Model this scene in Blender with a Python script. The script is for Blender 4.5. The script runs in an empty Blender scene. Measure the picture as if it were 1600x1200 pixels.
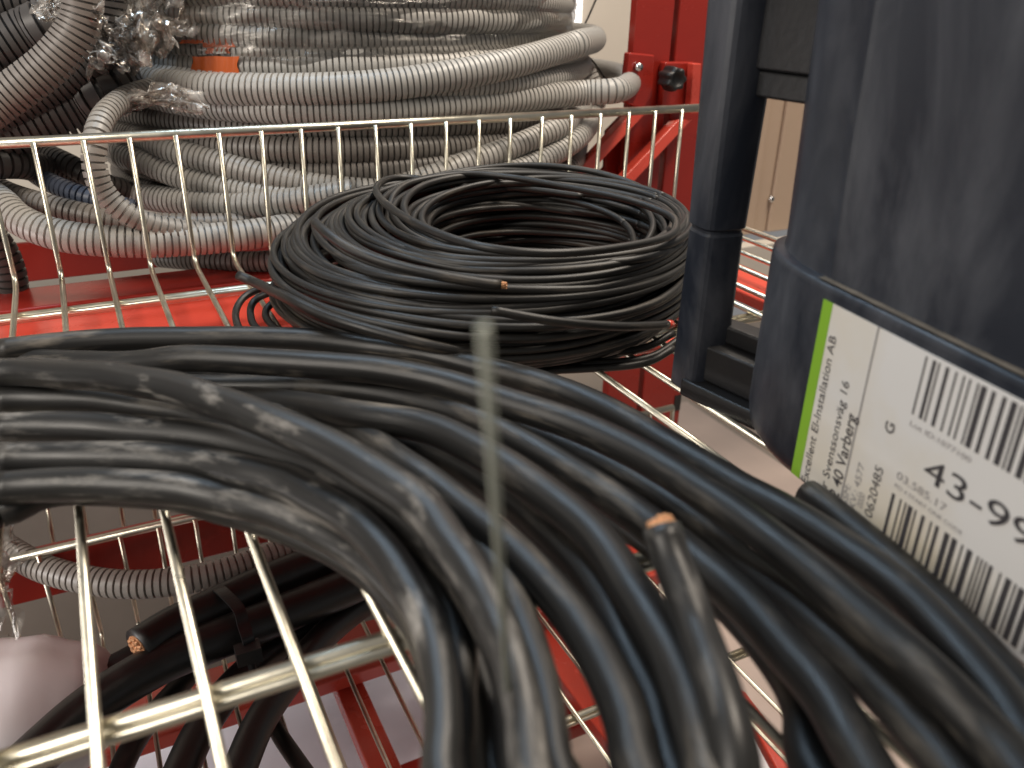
import bpy, math, random
import numpy as np
from mathutils import Vector
random.seed(7); rng = np.random.default_rng(7)
sc = bpy.context.scene
COL = sc.collection
S = 0.25                      # metres per design unit (camera height above the basket floor = 1 unit)

# ------------------------------------------------------------------ camera
yaw, pitch, roll, F = 0.47520543, 0.44379725, 0.02303876, 1320.0
cy_, sy_, cp_, sp_ = math.cos(yaw), math.sin(yaw), math.cos(pitch), math.sin(pitch)
FW = np.array([sy_*cp_, cy_*cp_, -sp_]); _r = np.array([cy_, -sy_, 0.0]); _u = np.cross(_r, FW)
RI = _r*math.cos(roll) + _u*math.sin(roll); UP = np.cross(RI, FW)
CAM = np.array([0, 0, 1.0])
cd = bpy.data.cameras.new('camera'); cam = bpy.data.objects.new('camera', cd); COL.objects.link(cam)
from mathutils import Matrix
cam.matrix_world = Matrix(((RI[0], UP[0], -FW[0], 0), (RI[1], UP[1], -FW[1], 0), (RI[2], UP[2], -FW[2], S), (0, 0, 0, 1)))
cd.sensor_width = 36; cd.lens = 36*F/1600; cd.clip_start = 0.005; cd.clip_end = 60
cd.dof.use_dof = True; cd.dof.focus_distance = 2.75*S; cd.dof.aperture_fstop = 7.8
sc.camera = cam

# ------------------------------------------------------------------ light
w = bpy.data.worlds.new('World'); sc.world = w; w.use_nodes = True
bg = w.node_tree.nodes['Background']; bg.inputs[0].default_value = (0.88, 0.86, 0.85, 1); bg.inputs[1].default_value = 0.21
def area(name, loc, target, sx, sy, power, col):
    l = bpy.data.lights.new(name, 'AREA'); l.shape = 'RECTANGLE'; l.size = sx; l.size_y = sy; l.energy = power; l.color = col
    o = bpy.data.objects.new(name, l); COL.objects.link(o); o.location = loc
    o.rotation_euler = (Vector(target)-Vector(loc)).to_track_quat('-Z', 'Y').to_euler(); return o
area('ceiling_and_fill_lamp', (0.95, 0.35, 1.7), (0.45, 0.75, 0.1), 0.9, 0.16, 29, (1.0, 0.88, 0.74))
area('ceiling_and_fill_lamp', (-1.25, 0.15, 0.95), (0.35, 0.30, 0.0), 0.30, 0.9, 15, (1.0, 0.92, 0.82))  # added fill from the left, lifting the tub label
area('ceiling_and_fill_lamp', (1.35, 1.25, 1.9), (1.0, 1.3, 0.0), 0.9, 0.25, 20, (1.0, 0.90, 0.78))  # added rear fill brightening the beige cabinet and wall panel
area('low_fill_lamp', (-0.95, 0.75, -0.15), (0.15, 0.72, -0.45), 0.4, 0.25, 5.0, (1.0, 0.95, 0.92))  # added low fill for the space below the upper basket
area('cool_strip_light', (0.10, 0.92, 0.85), (0.16, 0.32, 0.0), 0.50, 0.055, 2.9, (0.60, 0.80, 1.0))  # cool strip added over the coil to give the cables bluish highlights
sc.view_settings.view_transform = 'Standard'; sc.view_settings.look = 'None'
sc.view_settings.exposure = 0.22; sc.view_settings.gamma = 1.0; sc.view_settings.use_curve_mapping = False

# ------------------------------------------------------------------ helpers
def ray(u, v): return FW*F + RI*(u-800) - UP*(v-600)
def G(u, v, z=0.0):                       # on a horizontal plane
    d = ray(u, v); return CAM + d*((z-1.0)/d[2])
def V(u, v, y):                           # on a vertical plane
    d = ray(u, v); return CAM + d*(y/d[1])
def CY(u, v, c, R, far=False):            # on a vertical cylinder
    d = ray(u, v); a = d[0]**2+d[1]**2; b = -2*(d[0]*c[0]+d[1]*c[1]); k = c[0]**2+c[1]**2-R*R
    q = b*b-4*a*k
    if q < 0: t = -b/(2*a)
    else: t = (-b+(math.sqrt(q) if far else -math.sqrt(q)))/(2*a)
    return CAM + d*t

def mkmesh(name, verts, faces, mat, parent=None, origin=None, smooth=True, uv=None):
    verts = np.asarray(verts, float); o = np.zeros(3) if origin is None else np.asarray(origin, float)
    me = bpy.data.meshes.new(name); vs = (verts-o)*S
    faces_np = isinstance(faces, np.ndarray)
    if faces_np:
        n = len(faces); me.vertices.add(len(vs)); me.vertices.foreach_set('co', vs.ravel())
        me.loops.add(n*4); me.loops.foreach_set('vertex_index', faces.ravel().astype(np.int32))
        me.polygons.add(n); me.polygons.foreach_set('loop_start', np.arange(0, n*4, 4, dtype=np.int32))
        if uv is not None:
            l = me.uv_layers.new(name='UVMap'); l.data.foreach_set('uv', uv.ravel())
    else:
        me.from_pydata([tuple(x) for x in vs], [], faces)
    me.update(calc_edges=True); me.validate()
    if smooth: me.polygons.foreach_set('use_smooth', np.ones(len(me.polygons), bool))
    me.materials.append(mat)
    ob = bpy.data.objects.new(name, me); COL.objects.link(ob)
    if parent is not None: ob.parent = parent
    else: ob.location = o*S
    return ob
def thing(name, label, cat, loc, group=None):
    o = bpy.data.objects.new(name, None); COL.objects.link(o); o.location = np.asarray(loc, float)*S
    o.empty_display_size = 0.02; o['label'] = label; o['category'] = cat
    if group: o['group'] = group
    o['_o'] = [float(x) for x in loc]; return o
def org(p): return np.array(p['_o']) if '_o' in p else ORG[p.name]
ORG = {}
def part(name, verts, faces, mat, parent, **k):
    base = parent
    while base.parent: base = base.parent
    o = mkmesh(name, verts, faces, mat, parent, origin=np.array(base['_o']), **k); return o

def catmull(P, closed=False, n=8):
    P = np.asarray(P, float); N = len(P)
    if closed: Q = np.vstack([P[-1], P, P[0], P[1]]); segs = N
    else: Q = np.vstack([2*P[0]-P[1], P, 2*P[-1]-P[-2]]); segs = N-1
    out = []
    for i in range(segs):
        p0, p1, p2, p3 = Q[i:i+4]; t = np.linspace(0, 1, n, endpoint=False)[:, None]
        out.append(0.5*((2*p1)+(-p0+p2)*t+(2*p0-5*p1+4*p2-p3)*t*t+(-p0+3*p1-3*p2+p3)*t**3))
    out.append((P[0] if closed else P[-1])[None, :]); return np.vstack(out)
def resample(P, step):
    d = np.r_[0, np.cumsum(np.linalg.norm(np.diff(P, axis=0), axis=1))]; n = max(2, int(d[-1]/step)+1)
    s = np.linspace(0, d[-1], n); return np.stack([np.interp(s, d, P[:, k]) for k in range(3)], 1), s
def frames(P):
    T = np.gradient(P, axis=0); T /= np.linalg.norm(T, axis=1)[:, None]+1e-12
    N = np.zeros_like(T); a = np.array([0, 0, 1.0]) if abs(T[0][2]) < .9 else np.array([1.0, 0, 0])
    n = np.cross(T[0], a); n /= np.linalg.norm(n); N[0] = n
    for i in range(1, len(P)):
        n = n - T[i]*np.dot(n, T[i]); n /= np.linalg.norm(n)+1e-12; N[i] = n
    return T, N, np.cross(T, N)
def tube_data(P, rad, seg=12, cap=True, s=None, flat=None):
    P = np.asarray(P, float); n = len(P); rad = np.broadcast_to(rad, (n,))
    T, N, B = frames(P); a = np.arange(seg)*2*math.pi/seg
    V_ = P[:, None, :] + rad[:, None, None]*(np.cos(a)[None, :, None]*N[:, None, :]+np.sin(a)[None, :, None]*B[:, None, :])
    V_ = V_.reshape(-1, 3)
    i = np.arange(n-1)[:, None]*seg; j = np.arange(seg)[None, :]; j2 = (j+1) % seg
    f = np.stack([i+j, i+j2, i+seg+j2, i+seg+j], -1).reshape(-1, 4)
    if s is None: s = np.r_[0, np.cumsum(np.linalg.norm(np.diff(P, axis=0), axis=1))]
    uu = np.stack([s[:-1, None]+0*j, s[:-1, None]+0*j, s[1:, None]+0*j, s[1:, None]+0*j], -1)
    vv = np.stack([j+0*i, j+1+0*i, j+1+0*i, j+0*i], -1)/seg
    uv = np.stack([uu, vv], -1).reshape(-1, 2).astype(np.float32)
    if cap:                                    # a centre vertex fan made of degenerate-free quads pairs
        c0 = len(V_); V_ = np.vstack([V_, P[0], P[-1]]); ff = []; base = (n-1)*seg
        for k in range(0, seg, 2):
            ff.append([c0, (k+2) % seg, k+1, k]); ff.append([c0+1, base+k, base+k+1, base+(k+2) % seg])
        f = np.vstack([f, np.array(ff)]); uv = np.vstack([uv, np.zeros((len(ff)*4, 2), np.float32)])
    return V_, f, uv
def merge(parts):
    vs, fs, us, k = [], [], [], 0
    for v, f, u in parts: vs.append(v); fs.append(f+k); us.append(u); k += len(v)
    return np.vstack(vs), np.vstack(fs), np.vstack(us)
def tube(name, P, rad, mat, parent, seg=12, **k):
    v, f, u = tube_data(P, rad, seg, **k); return part(name, v, f, mat, parent, uv=u)
def rounded_path(pts, r=0.03, n=5):
    pts = [np.array(p, float) for p in pts]; out = [pts[0]]
    for i in range(1, len(pts)-1):
        a, b, c = pts[i-1], pts[i], pts[i+1]; d1 = (a-b)/np.linalg.norm(a-b); d2 = (c-b)/np.linalg.norm(c-b)
        p, q = b+d1*r, b+d2*r
        for t in np.linspace(0, 1, n): out.append((1-t)**2*p+2*t*(1-t)*b+t*t*q)
    out.append(pts[-1]); return np.array(out)
def prism(poly, z0, z1):                       # horizontal polygon extruded vertically
    n = len(poly); v = [(p[0], p[1], z0) for p in poly]+[(p[0], p[1], z1) for p in poly]
    f = [list(range(n))[::-1], list(range(n, 2*n))]+[[i, (i+1) % n, n+(i+1) % n, n+i] for i in range(n)]
    return v, f
def box(lo, hi):
    (a, b, c), (d, e, g) = lo, hi
    return prism([(a, b), (d, b), (d, e), (a, e)], c, g)
def joinpf(lst):
    V_, F_ = [], []
    for v, f in lst:
        k = len(V_); V_ += [tuple(x) for x in v]; F_ += [[i+k for i in q] for q in f]
    return V_, F_
def bevel(o, w_=0.006, seg=3):
    m = o.modifiers.new('bevel', 'BEVEL'); m.width = w_*S; m.segments = seg; m.limit_method = 'ANGLE'; m.angle_limit = 0.6
    m.harden_normals = False; return o
def shade_flat_bevel(o, w_=0.006):
    bevel(o, w_)
    o.data.polygons.foreach_set('use_smooth', np.ones(len(o.data.polygons), bool))
    m = o.modifiers.new('wn', 'WEIGHTED_NORMAL'); m.keep_sharp = True; return o

# ------------------------------------------------------------------ materials
def mat(name, col, rough=0.5, metal=0.0, spec=0.5, bump=0, bscale=60, var=0.0, vscale=8, coat=0, emit=None):
    m = bpy.data.materials.new(name); m.use_nodes = True; nt = m.node_tree; b = nt.nodes['Principled BSDF']
    b.inputs['Base Color'].default_value = (*col, 1); b.inputs['Roughness'].default_value = rough
    b.inputs['Metallic'].default_value = metal; b.inputs['Specular IOR Level'].default_value = spec
    b.inputs['Coat Weight'].default_value = coat; b.inputs['Coat Roughness'].default_value = 0.08
    tc = nt.nodes.new('ShaderNodeTexCoord')
    if var:
        n = nt.nodes.new('ShaderNodeTexNoise'); n.inputs['Scale'].default_value = vscale; n.inputs['Detail'].default_value = 6
        nt.links.new(tc.outputs['Object'], n.inputs['Vector'])
        r = nt.nodes.new('ShaderNodeValToRGB'); r.color_ramp.elements[0].position = .3; r.color_ramp.elements[1].position = .7
        r.color_ramp.elements[0].color = (*[c*(1-var) for c in col], 1); r.color_ramp.elements[1].color = (*[min(1, c*(1+var)) for c in col], 1)
        nt.links.new(n.outputs['Fac'], r.inputs['Fac']); nt.links.new(r.outputs['Color'], b.inputs['Base Color'])
        mr = nt.nodes.new('ShaderNodeMapRange'); mr.inputs['To Min'].default_value = max(0.03, rough-.12); mr.inputs['To Max'].default_value = min(1, rough+.12)
        nt.links.new(n.outputs['Fac'], mr.inputs['Value']); nt.links.new(mr.outputs['Result'], b.inputs['Roughness'])
    if bump:
        n2 = nt.nodes.new('ShaderNodeTexNoise'); n2.inputs['Scale'].default_value = bscale; n2.inputs['Detail'].default_value = 5
        nt.links.new(tc.outputs['Object'], n2.inputs['Vector'])
        bp = nt.nodes.new('ShaderNodeBump'); bp.inputs['Strength'].default_value = bump; bp.inputs['Distance'].default_value = 0.002
        nt.links.new(n2.outputs['Fac'], bp.inputs['Height']); nt.links.new(bp.outputs['Normal'], b.inputs['Normal'])
    if emit:
        b.inputs['Emission Color'].default_value = (*emit[0], 1); b.inputs['Emission Strength'].default_value = emit[1]
    return m
def rubber(name, col, dust, amount, lin=9.0, rough=0.42, spec=.5, streak=0.5, vs=1.0):
    """black sheath with dusty smears and rubbed streaks that run along the cable (UV u = length)"""
    m = bpy.data.materials.new(name); m.use_nodes = True; nt = m.node_tree; b = nt.nodes['Principled BSDF']; L = nt.links.new
    tc = nt.nodes.new('ShaderNodeTexCoord'); oi = nt.nodes.new('ShaderNodeObjectInfo')
    mp = nt.nodes.new('ShaderNodeMapping'); mp.inputs['Scale'].default_value = (lin, 4.5*vs, 1); L(tc.outputs['UV'], mp.inputs['Vector'])
    ad = nt.nodes.new('ShaderNodeVectorMath'); ad.operation = 'ADD'; L(mp.outputs['Vector'], ad.inputs[0])
    sc_ = nt.nodes.new('ShaderNodeVectorMath'); sc_.operation = 'SCALE'; sc_.inputs[0].default_value = (91, 37, 53); L(oi.outputs['Random'], sc_.inputs['Scale']); L(sc_.outputs[0], ad.inputs[1])
    n = nt.nodes.new('ShaderNodeTexNoise'); n.inputs['Scale'].default_value = 1.0; n.inputs['Detail'].default_value = 8; n.inputs['Roughness'].default_value = .62; L(ad.outputs[0], n.inputs['Vector'])
    r = nt.nodes.new('ShaderNodeValToRGB'); r.color_ramp.elements[0].position = 0.52; r.color_ramp.elements[1].position = 0.74; L(n.outputs['Fac'], r.inputs['Fac'])
    n3 = nt.nodes.new('ShaderNodeTexNoise'); n3.inputs['Scale'].default_value = 22; n3.inputs['Detail'].default_value = 4; L(tc.outputs['Object'], n3.inputs['Vector'])
    mu = nt.nodes.new('ShaderNodeMath'); mu.operation = 'MULTIPLY'; L(r.outputs['Color'], mu.inputs[0]); mu.inputs[1].default_value = amount
    mu2 = nt.nodes.new('ShaderNodeMath'); mu2.operation = 'MULTIPLY'; L(mu.outputs[0], mu2.inputs[0]); 
    mr3 = nt.nodes.new('ShaderNodeMapRange'); mr3.inputs['From Min'].default_value = .35; mr3.inputs['From Max'].default_value = .65; L(n3.outputs['Fac'], mr3.inputs['Value']); L(mr3.outputs['Result'], mu2.inputs[1])
    mx = nt.nodes.new('ShaderNodeMix'); mx.data_type = 'RGBA'; mx.inputs['A'].default_value = (*col, 1); mx.inputs['B'].default_value = (*dust, 1); L(mu2.outputs[0], mx.inputs['Factor'])
    # long fine streaks
    mp2 = nt.nodes.new('ShaderNodeMapping'); mp2.inputs['Scale'].default_value = (lin*.35, 14*vs, 1); L(tc.outputs['UV'], mp2.inputs['Vector'])
    n4 = nt.nodes.new('ShaderNodeTexNoise'); n4.inputs['Scale'].default_value = 1; n4.inputs['Detail'].default_value = 5; L(mp2.outputs['Vector'], n4.inputs['Vector'])
    r4 = nt.nodes.new('ShaderNodeMapRange'); r4.inputs['From Min'].default_value = .5; r4.inputs['From Max'].default_value = .8; r4.inputs['To Max'].default_value = streak; L(n4.outputs['Fac'], r4.inputs['Value'])
    mx2 = nt.nodes.new('ShaderNodeMix'); mx2.data_type = 'RGBA'; L(mx.outputs['Result'], mx2.inputs['A']); mx2.inputs['B'].default_value = (*[min(1, c*3.2+.02) for c in col], 1); L(r4.outputs['Result'], mx2.inputs['Factor'])
    L(mx2.outputs['Result'], b.inputs['Base Color'])
    rr = nt.nodes.new('ShaderNodeMapRange'); rr.inputs['To Min'].default_value = rough-.1; rr.inputs['To Max'].default_value = rough+.22; L(n.outputs['Fac'], rr.inputs['Value']); L(rr.outputs['Result'], b.inputs['Roughness'])
    b.inputs['Specular IOR Level'].default_value = spec
    bp = nt.nodes.new('ShaderNodeBump'); bp.inputs['Strength'].default_value = .25; bp.inputs['Distance'].default_value = 0.0008; L(n4.outputs['Fac'], bp.inputs['Height']); L(bp.outputs['Normal'], b.inputs['Normal'])
    return m
M_thick = rubber('black_cable_sheath', (.012, .0115, .0110), (.30, .26, .21), .6, lin=4.5, rough=.38, streak=.45)
M_scuff = rubber('chalky_scuffed_sheath', (.016, .0155, .015), (.52, .49, .45), .9, lin=6.0, rough=.36, streak=.5)
M_thin = rubber('thin_black_sheath', (.0095, .0085, .0075), (.20, .165, .125), .6, lin=7, rough=.42, streak=.6)
M_low = rubber('matt_black_sheath', (.010, .010, .010), (.06, .055, .05), .4, lin=6, rough=.36, streak=.2)
M_cu = mat('copper_strands', (.90, .43, .22), .42, .45, bump=1.0, bscale=900, var=.3, vscale=500)
M_chrome = mat('zinc_plated_wire', (.64, .60, .49), .32, 1.0, var=.10, vscale=40, bump=.1, bscale=120)
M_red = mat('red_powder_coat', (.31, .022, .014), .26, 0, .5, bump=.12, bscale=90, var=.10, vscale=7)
M_redhi = mat('glare_lightened_red_coat', (.58, .065, .040), .26, 0, .7, bump=.15, bscale=60, var=.08, vscale=9)  # red coat lightened in colour to carry the pale glare on the sheet
M_wall = mat('off_white_wall_panel', (.62, .57, .50), .55, bump=.15, bscale=30, var=.05, vscale=3)
M_tan = mat('beige_laminate', (.50, .37, .27), .35, bump=.05, bscale=30, var=.06, vscale=4)
M_floor = mat('greige_vinyl_floor', (.30, .25, .21), .5, bump=.1, bscale=20, var=.15, vscale=4)
M_plast = mat('midnight_tub_plastic', (.018, .020, .026), .42, 0, .5, bump=.12, bscale=150, var=.5, vscale=9)
M_plast2 = mat('black_bracket_plastic', (.010, .010, .011), .42, 0, .5, bump=.12, bscale=200, var=.3, vscale=12)
M_knob = mat('black_knob_plastic', (.012, .012, .012), .45, bump=.2, bscale=300)
M_bolt = mat('bright_bolt_steel', (.7, .7, .7), .25, 1)
M_paper = mat('label_paper', (.80, .76, .68), .45, bump=.06, bscale=60, var=.06, vscale=9)
M_ink = mat('label_ink', (.06, .055, .06), .6)
M_inkg = mat('grey_label_ink', (.30, .28, .28), .6)
_r = [n for n in M_paper.node_tree.nodes if n.type == 'VALTORGB'][0]; _n = [n for n in M_paper.node_tree.nodes if n.type == 'TEX_NOISE' and n.inputs['Scale'].default_value == 9][0]
_r.color_ramp.elements[0].color = (.80, .78, .76, 1); _r.color_ramp.elements[1].color = (.74, .66, .52, 1); _r.color_ramp.elements[0].position = .42; _r.color_ramp.elements[1].position = .62
M_green = mat('green_label_stripe', (.26, .50, .04), .45)
M_bag = mat('white_poly_bag', (.80, .76, .78), .4, bump=.5, bscale=18)
M_sheet = mat('pale_plastic_sheet', (.76, .77, .86), .3, bump=.4, bscale=12, var=.15, vscale=6)

def conduit_mat(name, col, rough=.42):
    return mat(name, col, rough, 0, .5, var=.10, vscale=5, bump=.05, bscale=200)
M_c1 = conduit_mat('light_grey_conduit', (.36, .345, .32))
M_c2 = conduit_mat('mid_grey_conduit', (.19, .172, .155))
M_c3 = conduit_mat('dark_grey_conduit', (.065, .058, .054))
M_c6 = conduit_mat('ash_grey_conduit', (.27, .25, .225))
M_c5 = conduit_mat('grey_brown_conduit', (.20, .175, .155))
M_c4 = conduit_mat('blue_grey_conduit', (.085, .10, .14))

def film_mat(name, tint, gloss=.35, scale=(3, 3, 30), clear=.75, dm=.22, p0=.58):
    m = bpy.data.materials.new(name); m.use_nodes = True; nt = m.node_tree; nt.nodes.clear(); L = nt.links.new
    out = nt.nodes.new('ShaderNodeOutputMaterial'); tr = nt.nodes.new('ShaderNodeBsdfTransparent'); tr.inputs[0].default_value = (*tint, 1)
    gl = nt.nodes.new('ShaderNodeBsdfGlossy'); gl.inputs['Roughness'].default_value = .17; gl.inputs['Color'].default_value = (.95, .92, .88, 1)
    df = nt.nodes.new('ShaderNodeBsdfDiffuse'); df.inputs['Color'].default_value = (.75, .72, .68, 1)
    tc = nt.nodes.new('ShaderNodeTexCoord'); mp = nt.nodes.new('ShaderNodeMapping'); mp.inputs['Scale'].default_value = scale; L(tc.outputs['Object'], mp.inputs['Vector'])
    n = nt.nodes.new('ShaderNodeTexNoise'); n.inputs['Scale'].default_value = 4; n.inputs['Detail'].default_value = 7; n.inputs['Distortion'].default_value = 1.2; L(mp.outputs['Vector'], n.inputs['Vector'])
    bp = nt.nodes.new('ShaderNodeBump'); bp.inputs['Strength'].default_value = .9; bp.inputs['Distance'].default_value = .003; L(n.outputs['Fac'], bp.inputs['Height']); L(bp.outputs['Normal'], gl.inputs['Normal'])
    r = nt.nodes.new('ShaderNodeValToRGB'); r.color_ramp.elements[0].position = p0; r.color_ramp.elements[0].color = (0, 0, 0, 1); r.color_ramp.elements[1].position = .78; r.color_ramp.elements[1].color = (dm, dm, dm, 1); L(n.outputs['Fac'], r.inputs['Fac'])
    m1 = nt.nodes.new('ShaderNodeMixShader'); L(r.outputs['Color'], m1.inputs[0]); L(tr.outputs[0], m1.inputs[1]); L(df.outputs[0], m1.inputs[2])
    fr = nt.nodes.new('ShaderNodeFresnel'); fr.inputs['IOR'].default_value = 1.5; L(bp.outputs['Normal'], fr.inputs['Normal'])
    mu = nt.nodes.new('ShaderNodeMath'); mu.operation = 'MULTIPLY_ADD'; mu.inputs[1].default_value = .75; mu.inputs[2].default_value = gloss*.06; L(fr.outputs[0], mu.inputs[0])
    m2 = nt.nodes.new('ShaderNodeMixShader'); L(mu.outputs[0], m2.inputs[0]); L(m1.outputs[0], m2.inputs[1]); L(gl.outputs[0], m2.inputs[2]); L(m2.outputs[0], out.inputs[0])
    return m
M_film = film_mat('shrink_film', (.97, .96, .95))
M_filmc = film_mat('crumpled_film', (.90, .87, .84), .3, (9, 9, 9), dm=.85, p0=.42)

# ------------------------------------------------------------------ setting
def setting(name, pf, m, loc=(0, 0, 0)):
    o = mkmesh(name, pf[0], pf[1], m, smooth=False, origin=loc); o['kind'] = 'structure'; return o
setting('floor', box((-9, -6, -4.1), (12, 10, -4.0)), M_floor)
def single(name, pf, m, label, cat, bv=0.006, group=None, smooth=False):
    v = np.array(pf[0]); o = mkmesh(name, v, pf[1], m, smooth=smooth, origin=v.mean(0)); o['label'] = label; o['category'] = cat
    if group: o['group'] = group
    if bv: shade_flat_bevel(o, bv)
    return o
# white wall panel at the back, tan cabinet to its right
single('wall_panel', box((-6, 6.9, -4), (4.75, 7.0, 3)), M_wall, 'off-white wall panel behind the grey conduit coils and red uprights', 'wall', 0.01)
# wall highlight built as a glowing patch between conduit stack and wall edge
wv = [V(858, -60, 6.88), V(912, -60, 6.88), V(908, 42, 6.88), V(893, 66, 6.88), V(862, 66, 6.88)]
def slab_from(pts, dy):
    n = len(pts); v = [tuple(p) for p in pts]+[(p[0], p[1]+dy, p[2]) for p in pts]
    f = [list(range(n)), list(range(n, 2*n))[::-1]]+[[i, n+i, n+(i+1) % n, (i+1) % n] for i in range(n)]
    return v, f
single('wall_highlight', slab_from(wv, .015), mat('glowing_highlight', (.9, .9, .9), .3, emit=((1, .98, .95), 1.6)), 'small blown-out wall highlight, built as a glowing patch right of the wrapped conduit stack', 'wall_highlight', 0)
# tan cabinet
t = thing('beige_cabinet', 'beige laminate cabinet side seen between the black post and the tub', 'cabinet', (4.3, 4.6, -1))
a = V(1113, 60, 4.6); 
o = part('side_panel', *joinpf([box((3.72, 4.60, -.62), (4.16, 4.75, 1.2)), box((4.16, 4.585, -.62), (4.30, 4.75, 1.2)), box((4.30, 4.60, -.62), (4.435, 4.75, 1.2)), box((4.44, 4.58, -.62), (5.6, 4.75, 1.2))]), M_tan, t, smooth=False); shade_flat_bevel(o, .01)
c = V(1205, 311, 4.58)
v, f, u = tube_data([c+np.array([0, .01, 0]), c+np.array([0, -.012, 0])], .020, 16); part('screw', v, f, M_bolt, t, uv=u)
v, f, u = tube_data([c+np.array([0, -.0121, 0]), c+np.array([0, -.016, 0])], .009, 12); part('screw_recess', v, f, M_knob, t, uv=u)
single('skirting_board', box((3.3, 4.45, -1.0), (5.8, 4.56, -.66)), M_wall, 'pale board under the beige cabinet side', 'board')

# ------------------------------------------------------------------ red racking behind
def upright(x0, x1, label, slots=False):
    t = thing('red_upright', label, 'upright', ((x0+x1)/2, 3.9, -1), 'red rack uprights')
    y0, y1 = 3.80, 3.86
    pr = [(x0, y0), (x1, y0), (x1, y1), (x1-.03, y1), (x1-.03, y0+.03), (x0+.03, y0+.03), (x0+.03, y1), (x0, y1)]
    o = part('post', *prism(pr, -4, 2.2), M_red, t, smooth=False); shade_flat_bevel(o, .008)
    if slots:
        k = 0
        z = -3.6
        while z < -.6:
            v = []
            xr = x1+.002
            o = part('slot', *prism([(x1-.055, y0-.004), (x1-.004, y0-.004), (x1-.004, y0+.006), (x1-.055, y0+.006)], z, z+.11), M_knob, t, smooth=False); z += .215
    return t
u1 = upright(2.60, 2.83, 'left red steel upright with a bolted plate')
u2 = upright(2.865, 3.17, 'right red steel upright carrying the black star knob', slots=True)
def bracket(px, label, bolt):
    pts = [V(*p, 3.74) for p in px]
    t = thing('bracket_plate', label, 'bracket', pts[0]); o = part('plate', *slab_from(pts, .055), M_red, t, smooth=False); shade_flat_bevel(o, .01)
    return t
b1 = bracket([(984, 82), (1024, 86), (1020, 150), (1006, 172), (975, 160)], 'red folded bracket plate fixed with a bright bolt', 1)
c = V(994, 104, 3.74); v, f, u = tube_data([c, c+np.array([0, -.035, 0])], .019, 8); part('bolt', v, f, M_bolt, b1, uv=u, smooth=False)
b2 = bracket([(1040, 97), (1086, 97), (1081, 176), (1034, 176)], 'red bracket plate behind the black star knob', 0)
pts = [V(1074, 98, 3.73), V(1087, 98, 3.73), V(1082, 176, 3.73), V(1069, 176, 3.73)]
o = part('flange', *slab_from([p-np.array([0, .05, 0]) for p in pts], .05), M_redhi, b2, smooth=False); shade_flat_bevel(o, .006)
# star knob
c = V(1051, 123, 3.66); kb = thing('star_knob', 'black seven-lobed star knob screwed to the red upright', 'knob', c)
vs, fs = [], []; NN = 84
for li, (yy, sc2) in enumerate([(.06, .80), (.05, .95), (.03, 1), (-.02, 1), (-.04, .93), (-.045, .80), (-.045, .62), (-.030, .55), (-.030, .05)]):
    for k in range(NN):
        th = k*2*math.pi/NN; r = (.056+.006*math.cos(7*th))*sc2 if li < 6 else .056*sc2
        vs.append((c[0]+r*math.cos(th), c[1]+yy, c[2]+r*math.sin(th)))
for li in range(8):
    for k in range(NN): fs.append([li*NN+k, li*NN+(k+1) % NN, (li+1)*NN+(k+1) % NN, (li+1)*NN+k])
fs.append([8*NN+k for k in range(NN)]); fs.append([k for k in range(NN)][::-1]); part('knob_head', vs, fs, M_knob, kb)
# diagonal braces
def brace(pa, ya, pb, yb, wz, label):
    A = V(*pa, ya); B = V(*pb, yb); d = B-A
    t = thing('diagonal_brace', label, 'brace', A, 'red diagonal braces')
    side = np.array([1.0, 0, 0]); wx = .10; n = np.cross(side, d); n /= np.linalg.norm(n)
    if n[2] < 0: n = -n
    vs = []
    for P in (A, B):
        for sx, sn in ((-1, 0), (1, 0), (1, 1), (-1, 1)): vs.append(P+side*wx*sx*.5-n*wz*(1-sn))
    fs = [[0, 1, 2, 3], [7, 6, 5, 4]]+[[i, 4+i, 4+(i+1) % 4, (i+1) % 4] for i in range(4)]
    o = part('arm', vs, fs, M_redhi, t, smooth=False); shade_flat_bevel(o, .008); return t
brace((1003, 172), 3.70, (862, 322), 3.62, .075, 'left red diagonal brace running down behind the fence')
brace((1072, 186), 3.70, (918, 350), 3.60, .085, 'right red diagonal brace running down behind the fence wires')

single('gusset_plate', slab_from([V(*p, 3.9) for p in ((984, 168), (1000, 168), (1000, 350), (880, 350), (905, 300), (945, 262), (948, 205))], .03), M_red, 'dark red gusset plate filling the corner left of the red uprights', 'plate', .008)
single('dark_backing_panel', box((-3, 5.0, -4), (1.7, 5.3, -.75)), mat('grey_brown_backing', (.17, .145, .125), .45, var=.2, vscale=4), 'added grey-brown panel low behind the lower basket', 'cabinet', .01)  # added panel standing in for the darker wall and floor beyond
# red shelf sheet and beams under / behind each basket
def beam(pts4, z, th, m, label, cat='beam', name='shelf_beam', grp=None):
    poly = [tuple(G(*p, z)[:2]) for p in pts4]
    return single(name, prism(poly, z-th, z), m, label, cat, .012, grp)
def xbeam(x0, x1, y0, y1, z0, z1, m, label, name='shelf_beam'):
    return single(name, box((x0, y0, z0), (x1, y1, z1)), m, label, 'beam', .012)
for p in ((0, 466), (410, 415), (200, 520)):
    pass
zs = -.16
xbeam(-1.2, 1.9, 2.25, G(0, 500, zs)[1], zs-.03, zs, M_redhi, 'bright glossy red shelf sheet beneath the upper basket floor', 'shelf_sheet')
y_l = G(200, 442, zs)[1]
xbeam(-1.2, 2.55, G(0, 500, zs)[1]+.004, y_l, zs-.03, zs+.03, M_red, 'dull red folded ledge along the rear edge of the shelf sheet')
xbeam(V(24, 420, 4.15)[0], 2.6, 4.15, 4.19, V(200, 424, 4.15)[2], V(200, 365, 4.15)[2], M_red, 'dark red beam crossing behind the upper basket')
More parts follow.
